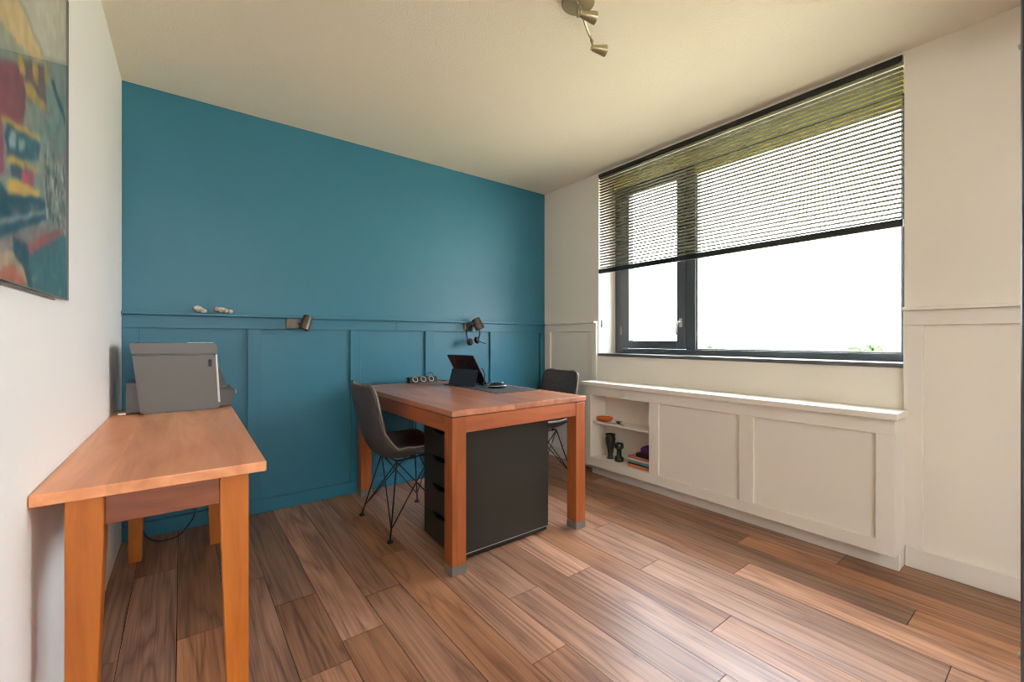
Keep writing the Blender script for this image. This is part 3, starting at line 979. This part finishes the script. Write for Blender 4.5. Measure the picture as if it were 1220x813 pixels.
add_tube(bm, smooth_path([(.03, .02, .046), (.05, .02, .066), (.09, .02, .070), (.105, .02, .05)]), .003, 8)
obj('strip_cable', bm, M['black'], ps, smooth=True)

# cables and adapter hanging below the desk at the wall
hc = thing('hanging_adapter', 'black power adapter hanging on thin cables behind the desk by the teal wall', 'power adapter', (1.46, 3.205, 0))
bm = bm_new()
for x in (-.020, .0, .022):
    add_tube(bm, smooth_path([(x * .4, 0, .786), (x, .003, .60), (x * 1.3, .0, .42), (x * .2, 0, .30)]), .0028, 7)
obj('cable', bm, M['black'], hc, smooth=True)
bm = bm_new(); add_box(bm, -.022, .022, -.015, .010, .185, .300, bevel=.005)
obj('adapter_block', bm, M['black'], hc)

# ------------------------------------------------------------------ wall lamps
def wall_lamp(label, loc, plate, head_c, axis, r, ln, group='wall lamps on the teal rail'):
    t = thing('wall_lamp', label, 'wall lamp', loc, 0, group)
    bm = bm_new(); add_box(bm, -plate[0] / 2, plate[0] / 2, -.012, 0, -plate[1] / 2, plate[1] / 2, bevel=.003)
    obj('mount_plate', bm, M['lamp_steel'], t)
    hc_ = Vector(head_c); ax = Vector(axis).normalized()
    bm = bm_new()
    add_tube(bm, smooth_path([(hc_.x * .45, -.012, 0), (hc_.x * .6, -.035, 0), tuple(hc_ - ax * ln * .25)], 4), .007, 10)
    obj('lamp_arm', bm, M['lamp_steel'], t, smooth=True)
    bm = bm_new()
    b0 = hc_ - ax * ln / 2
    add_lathe(bm, [(.001, 0), (r * .84, 0), (r * .9, .004), (r, ln), (r * .9, ln), (r * .84, ln - .022), (.001, ln - .022)], b0, ax, 28, cap=False)
    h = obj('lamp_head', bm, M['lamp_steel'], t, autosmooth=35)
    bm = bm_new(); add_lathe(bm, [(r * .82, ln - .020), (r * .7, ln - .010), (.001, ln - .006)], b0, ax, 24, cap=False)
    obj('lens', bm, M['lamp_bulb'], h, smooth=True)
    return t


wall_lamp('steel wall lamp tilted down on the teal rail, left one above the bare panel', (.602, 3.2255, 1.236), (.088, .070), (.068, -.062, .006), (-.30, -.15, -.92), .031, .098)
wall_lamp('steel wall lamp tilted down on the teal rail, holding the headset', (1.985, 3.2255, 1.245), (.085, .070), (.050, -.080, .018), (.34, -.30, -.88), .041, .100)

# headset hung over the second lamp
hs = thing('headset', 'black headset with microphone hanging from the right wall lamp', 'headset', (1.985, 3.150, 1.245))
bm = bm_new()
arc = []
for i in range(25):
    a = math.radians(-42 + (264) * i / 24)
    arc.append((.066 * math.cos(a), -.010, -.062 + .088 * math.sin(a)))
add_tube(bm, arc, .0062, 8)
obj('headband', bm, M['black'], hs, smooth=True)
for s in (-1, 1):
    bm = bm_new()
    add_lathe(bm, [(.001, -.014), (.025, -.014), (.031, -.004), (.031, .008), (.023, .017), (.001, .017)], (s * .034, -.012, -.130 + .008 * s), (s * .55, -.75, .15), 24, cap=False)
    obj('ear_cup', bm, M['black'], hs, smooth=True)
bm = bm_new()
add_tube(bm, smooth_path([(.045, -.018, -.125), (.070, -.040, -.142), (.098, -.055, -.152)]), [.004] * 16 + [.006], 8)
obj('microphone', bm, M['black'], hs, smooth=True)

# ------------------------------------------------------------------ ornaments on the rail
RT = 1.2885
for i, (x0_, lumps, lab) in enumerate(((.092, [(-.014, .014, .022, .020), (.014, .006, .018, .013), (.000, .020, .016, .010)], 'small cream shell ornament on the teal rail, nearer the left wall'),
                                       (.212, [(-.036, .014, .018, .014), (-.014, .008, .018, .017), (.010, .004, .014, .014), (.032, -.004, .016, .014), (-.028, .022, .02, .008)], 'longer cream shell ornament on the teal rail, farther from the left wall'))):
    bm = bm_new()
    for k, (dx_, dz_, rx_, rz_) in enumerate(lumps):
        blob(bm, (dx_, 0, max(rz_ * .95, dz_ + rz_ * .9)), (rx_, .016, rz_), 2, i * 9 + k, .22)
    o = obj('shell_ornament', bm, M['shelltone'], None, smooth=True); o.location = (x0_, 3.212, RT)
    zmin = min(v.co.z for v in o.data.vertices); o.location.z = RT - zmin
    tag(o, lab, 'ornament', 'shell ornaments on the teal rail')

# ------------------------------------------------------------------ ceiling spotlight fixture
PX, PY = 1.344, 1.292
cs = thing('ceiling_spotlight', 'satin steel ceiling fixture with a curved arm and conical spot heads', 'ceiling light', (PX, PY, H))
bm = bm_new(); add_lathe(bm, [(.001, -.022), (.066, -.022), (.070, -.018), (.070, -.0005)], (0, 0, 0), (0, 0, 1), 48, cap=False)
obj('ceiling_plate', bm, M['steel'], cs, autosmooth=40)
bm = bm_new(); add_lathe(bm, [(.008, -.075), (.008, -.022)], (0, 0, 0), (0, 0, 1), 14)
obj('stem', bm, M['steel'], cs, smooth=True)
arm = [(-.26, -.12), (-.17, -.10), (-.08, -.062), (0, -.024), (.057, .010), (.10, .034), (.133, .050), (.184, .075)]
bm = bm_new(); add_tube(bm, smooth_path([(x, y, -.080) for x, y in arm]), .0055, 10)
obj('arm', bm, M['steel'], cs, smooth=True)
heads = [((-.045, -.050), (.93, -.36, -.06)), ((.150, .062), (.93, -.36, -.02)), ((-.215, -.108), (.9, -.3, -.25))]
for (hx, hy), ax in heads:
    ax = Vector(ax).normalized()
    bm = bm_new()
    b0 = Vector((hx, hy, -.112))
    add_lathe(bm, [(.001, 0), (.010, 0), (.013, .006), (.024, .066), (.0245, .072), (.021, .072), (.019, .062), (.001, .062)], b0, ax, 28, cap=False)
    h = obj('spot_head', bm, M['steel'], cs, autosmooth=35)
    bm = bm_new(); add_lathe(bm, [(.0185, .064), (.014, .068), (.001, .069)], b0, ax, 22, cap=False)
    obj('lens', bm, M['lamp_bulb'], h, smooth=True)
    bm = bm_new(); add_tube(bm, [(hx - .008, hy - .004, -.078), b0 + ax * .012], .005, 8)
    obj('bracket', bm, M['steel'], h, smooth=True)
    sl = bpy.data.lights.new('spot_bulb', 'SPOT'); sl.energy = .01; sl.spot_size = math.radians(150); sl.spot_blend = 1.0; sl.shadow_soft_size = .02; sl.color = (1, .86, .68)
    so = bpy.data.objects.new('spot_bulb', sl); C.objects.link(so); so.parent = cs
    so.location = b0 + ax * .078
    so.rotation_euler = ax.to_track_quat('-Z', 'Y').to_euler()

# ------------------------------------------------------------------ picture on the left wall
PY0, PY1, PZ0, PZ1 = .50, 1.838, 1.248, 2.141
pc_ = thing('wall_picture', 'large glazed harbour picture with yellow and red shapes on the left wall', 'picture', (xw((PY0 + PY1) / 2), (PY0 + PY1) / 2, (PZ0 + PZ1) / 2), -.0118)
oy, oz = (PY0 + PY1) / 2, (PZ0 + PZ1) / 2
ART = [
  ([(1.258, 1.669), (1.369, 1.719), (1.448, 1.711), (1.416, 1.603), (1.28, 1.567), (1.258, 1.46)], (150, 60, 70)),
  ([(1.258, 1.556), (1.296, 1.555), (1.296, 1.463), (1.258, 1.443)], (165, 60, 90)),
  ([(1.258, 1.782), (1.387, 1.863), (1.592, 1.843), (1.537, 1.803), (1.358, 1.757), (1.305, 1.762), (1.258, 1.742)], (222, 190, 120)),
  ([(1.404, 1.874), (1.827, 2.141), (1.827, 1.953), (1.599, 1.852)], (205, 203, 185)),
  ([(1.416, 1.753), (1.592, 1.822), (1.616, 1.726), (1.448, 1.683)], (125, 85, 85)),
  ([(1.369, 1.74), (1.416, 1.758), (1.448, 1.727), (1.393, 1.707)], (205, 165, 55)),
  ([(1.481, 1.778), (1.537, 1.798), (1.553, 1.751), (1.495, 1.738)], (200, 155, 60)),
  ([(1.592, 1.826), (1.641, 1.842), (1.633, 1.786), (1.592, 1.776)], (190, 155, 60)),
  ([(1.416, 1.705), (1.468, 1.724), (1.616, 1.73), (1.599, 1.71), (1.455, 1.68)], (205, 165, 70)),
  ([(1.616, 1.791), (1.827, 1.841), (1.827, 1.666), (1.599, 1.601)], (135, 155, 145)),
  ([(1.65, 1.816), (1.686, 1.834), (1.827, 1.791), (1.827, 1.761)], (60, 85, 90)),
  ([(1.305, 1.568), (1.553, 1.612), (1.537, 1.565), (1.315, 1.502)], (60, 100, 120)),
  ([(1.325, 1.559), (1.369, 1.567), (1.369, 1.535), (1.325, 1.522)], (170, 185, 185)),
  ([(1.393, 1.567), (1.428, 1.574), (1.422, 1.55), (1.393, 1.541)], (165, 180, 180)),
  ([(1.28, 1.573), (1.553, 1.628), (1.553, 1.616), (1.28, 1.561)], (225, 180, 60)),
  ([(1.32, 1.504), (1.537, 1.549), (1.537, 1.537), (1.32, 1.49)], (225, 180, 60)),
  ([(1.336, 1.493), (1.416, 1.51), (1.416, 1.482), (1.336, 1.464)], (60, 75, 95)),
  ([(1.416, 1.505), (1.509, 1.53), (1.502, 1.482), (1.422, 1.464)], (200, 65, 95)),
  ([(1.315, 1.456), (1.416, 1.477), (1.553, 1.496), (1.553, 1.479), (1.325, 1.426)], (230, 185, 60)),
  ([(1.258, 1.436), (1.315, 1.424), (1.592, 1.489), (1.616, 1.44), (1.258, 1.323)], (30, 75, 100)),
  ([(1.258, 1.36), (1.616, 1.465), (1.616, 1.454), (1.258, 1.348)], (140, 165, 175)),
  ([(1.584, 1.574), (1.827, 1.686), (1.827, 1.461), (1.633, 1.421)], (150, 150, 130)),
  ([(1.258, 1.323), (1.416, 1.371), (1.633, 1.43), (1.65, 1.407), (1.481, 1.354), (1.258, 1.298)], (150, 130, 125)),
  ([(1.441, 1.347), (1.827, 1.471), (1.827, 1.446), (1.468, 1.325)], (175, 80, 75)),
  ([(1.347, 1.348), (1.455, 1.346), (1.495, 1.248), (1.404, 1.258), (1.369, 1.308)], (25, 65, 85)),
  ([(1.258, 1.298), (1.358, 1.319), (1.455, 1.258), (1.258, 1.247)], (195, 160, 125)),
  ([(1.258, 1.258), (1.358, 1.29), (1.461, 1.25), (1.296, 1.242)], (205, 100, 55)),
  ([(1.495, 1.333), (1.827, 1.443), (1.827, 1.252), (1.495, 1.246)], (62, 112, 118)),
]


def paint_art(NX=420, NZ=280):
    ys = np.linspace(PY0, PY1, NX); zs = np.linspace(PZ0, PZ1, NZ)
    Y, Z = np.meshgrid(ys, zs)
    img = np.zeros((NZ, NX, 3)); img[:] = (150, 160, 145)
    img[Z < 1.33] = (60, 105, 112)
    rg = np.random.RandomState(3)
    # left part never seen from the doorway side: repeat hull-like bands
    img[(Y < 1.258) & (Z < 1.45)] = (35, 78, 100)
    img[(Y < 1.258) & (Z >= 1.45) & (Z < 1.7)] = (150, 70, 75)
    wob = .006 * np.sin(60 * Y + 20 * Z) + .004 * np.sin(140 * Z)
    for poly, c in ART:
        P = np.array(poly); n = len(P)
        py, pz = Y + wob, Z + wob * .5
        inside = np.zeros(Y.shape, bool)
        j = n - 1
        for i in range(n):
            yi, zi = P[i]; yj, zj = P[j]
            cond = ((zi > pz) != (zj > pz)) & (py < (yj - yi) * (pz - zi) / (zj - zi + 1e-12) + yi)
            inside ^= cond
            j = i
        img[inside] = c
    # rigging lines and masts on the right
    for k in range(150):
        y = 1.60 + .23 * rg.rand(); z = 1.44 + .19 * rg.rand()
        a = (abs(Y - y) < .0015 + .005 * rg.rand()) & (abs(Z - z - rg.uniform(-.6, .6) * (Y - y)) < .004 + .016 * rg.rand())
        img[a] = rg.choice([60, 90, 190, 210]) * np.array([1, 1, .92])
    for k in range(260):
        y = 1.27 + .5 * rg.rand(); z = 1.26 + .52 * rg.rand()
        a = (abs(Y - y) < .035 * rg.rand()) & (abs(Z - z - .22 * (Y - y)) < .007 * rg.rand())
        img[a] = img[a] * .68 + .32 * np.array([rg.choice([60, 200]), rg.choice([80, 180]), rg.choice([90, 120])])
    low = rg.rand(30, 45)
    big = np.kron(low, np.ones((10, 10)))[:NZ, :NX]
    if big.shape != (NZ, NX):
        big = np.pad(big, ((0, NZ - big.shape[0]), (0, NX - big.shape[1])), mode='edge')
    img *= (.93 + .14 * big)[..., None]
    for _ in range(7):                        # soft, slightly blurred print
        img = (np.roll(img, 1, 0) + np.roll(img, -1, 0) + np.roll(img, 1, 1) + np.roll(img, -1, 1) + 2 * img) / 6
    grey = img.mean(axis=2, keepdims=True)
    img = grey + (img - grey) * .85
    s = np.clip(img / 255, 0, 1)
    return ys, zs, np.where(s <= .04045, s / 12.92, ((s + .055) / 1.055) ** 2.4)


ys, zs, im = paint_art()
NX, NZ = len(ys), len(zs)
verts = [(0.006, y - oy, z - oz) for z in (zs[0] + (zs[-1] - zs[0]) * np.arange(NZ) / (NZ - 1)) for y in ys]
faces = [(j * NX + i, j * NX + i + 1, (j + 1) * NX + i + 1, (j + 1) * NX + i) for j in range(NZ - 1) for i in range(NX - 1)]
me = bpy.data.meshes.new('print'); me.from_pydata([(0.0075, y, z) for _, y, z in verts], [], faces)
ca = me.color_attributes.new('art', 'FLOAT_COLOR', 'POINT')
ca.data.foreach_set('color', np.concatenate([im.reshape(-1, 3), np.ones((NX * NZ, 1))], 1).astype(np.float32).ravel())
am, nt, b = new_mat('harbour_print')
at = nt.nodes.new('ShaderNodeAttribute'); at.attribute_name = 'art'
nt.links.new(at.outputs['Color'], b.inputs['Base Color']); b.inputs['Roughness'].default_value = .5
me.materials.append(am)
po = bpy.data.objects.new('print', me); C.objects.link(po); po.parent = pc_
hy, hz_ = (PY1 - PY0) / 2, (PZ1 - PZ0) / 2
boxobj('backing_board', M['silver'], pc_, (.001, .007, -hy + .02, hy - .02, -hz_ + .02, hz_ - .02))
boxobj('glass_pane', M['pglass'], pc_, (.009, .0115, -hy, hy, -hz_, hz_))
bm = bm_new()
for a in ((-hy - .002, -hy, -hz_ - .002, hz_ + .002), (hy, hy + .002, -hz_ - .002, hz_ + .002), (-hy, hy, -hz_ - .002, -hz_), (-hy, hy, hz_, hz_ + .002)):
    add_box(bm, .0072, .0125, a[0], a[1], a[2], a[3])
obj('picture_frame', bm, M['foot_metal'], pc_)
boxobj('lower_strip', M['hinge'], pc_, (.0005, .006, -hy + .05, hy - .12, -hz_ - .010, -hz_ - .006))  # thin strip just below the picture's lower edge

# ------------------------------------------------------------------ outside
bm = bm_new()
add_box(bm, 3.3, 90, -60, 60, -3.2, -3.0)
struct('ground', bm, M['ext_ground'])
rd = random.Random(5)
for i, (x, y, h, r) in enumerate(((26, 13.9, .85, 2.0), (24, 10.2, .70, 1.7), (29, 6.8, .95, 2.2), (24, 3.9, .75, 1.6))):
    t = thing('garden_tree', ['round pale tree beyond the window, nearest the mullion', 'low pale tree beyond the window behind the fixed pane', 'taller pale tree beyond the window, third from the mullion',
                              'pale tree beyond the window near the right edge of the pane'][i], 'tree', (x, y, -3.0), 0, 'trees beyond the window')
    bm = bm_new(); add_tube(bm, [(0, 0, 0), (.05, 0, 1.0), (0, .05, 1.9)], [.18, .14, .1], 10)
    obj('trunk', bm, M['bark'], t, smooth=True)
    bm = bm_new()
    top = h + 3.0
    for k in range(420):
        d = Vector((rd.gauss(0, 1), rd.gauss(0, 1), rd.gauss(0, 1))).normalized() * (rd.random() ** .35)
        c = Vector((d.x * r, d.y * r, top - 1.25 + d.z * 1.05))
        rr = bmesh.ops.create_icosphere(bm, subdivisions=1, radius=rd.uniform(.10, .26), matrix=Matrix.Translation(c) @ Matrix.Rotation(rd.random() * 3, 4, 'X'))
        for v in rr['verts']: v.co += Vector((rd.uniform(-.05, .05), rd.uniform(-.05, .05), rd.uniform(-.05, .05)))
    obj('foliage', bm, M['leaf'], t)

# ------------------------------------------------------------------ world, sun, camera
w = bpy.data.worlds.new('World'); SC.world = w; w.use_nodes = True
nt = w.node_tree; bg = nt.nodes['Background']
tc = nt.nodes.new('ShaderNodeTexCoord'); sp = nt.nodes.new('ShaderNodeSeparateXYZ')
nt.links.new(tc.outputs['Generated'], sp.inputs[0])
rp = nt.nodes.new('ShaderNodeValToRGB')
rp.color_ramp.elements[0].position = 0.0; rp.color_ramp.elements[0].color = (.385, .395, .40, 1)
rp.color_ramp.elements[1].position = 1.0; rp.color_ramp.elements[1].color = (1.0, 1.12, 1.28, 1)   # overcast: the zenith is about three times as bright as the horizon
nt.links.new(sp.outputs['Z'], rp.inputs['Fac']); nt.links.new(rp.outputs['Color'], bg.inputs['Color'])
bg.inputs['Strength'].default_value = 25.0
sd = bpy.data.lights.new('sun', 'SUN'); sd.energy = 8; sd.angle = math.radians(2); sd.color = (1, .95, .85)
so = bpy.data.objects.new('sun', sd); C.objects.link(so)
so.rotation_euler = Vector((.62, .04, -.78)).to_track_quat('-Z', 'Y').to_euler(); so.location = (-5, -5, 8)

cd = bpy.data.cameras.new('camera'); cam = bpy.data.objects.new('camera', cd); C.objects.link(cam)
cd.sensor_width = 36; cd.lens = 515.3 / 1220 * 36
cam.location = (0, 0, 1.13)
cam.rotation_euler = (PI / 2, 0, -0.6529)
cd.shift_y = -2.0 / 1220
cd.clip_start = .01; cd.clip_end = 500
SC.camera = cam

SC.view_settings.view_transform = 'Standard'
SC.view_settings.look = 'None'
SC.view_settings.exposure = 0.15
SC.view_settings.gamma = 1.0
SC.view_settings.use_curve_mapping = False
SC.cycles.use_denoising = True
SC.cycles.filter_width = 1.0
SC.cycles.max_bounces = 14
SC.cycles.diffuse_bounces = 8
SC.cycles.transparent_max_bounces = 16
SC.cycles.sample_clamp_indirect = 6
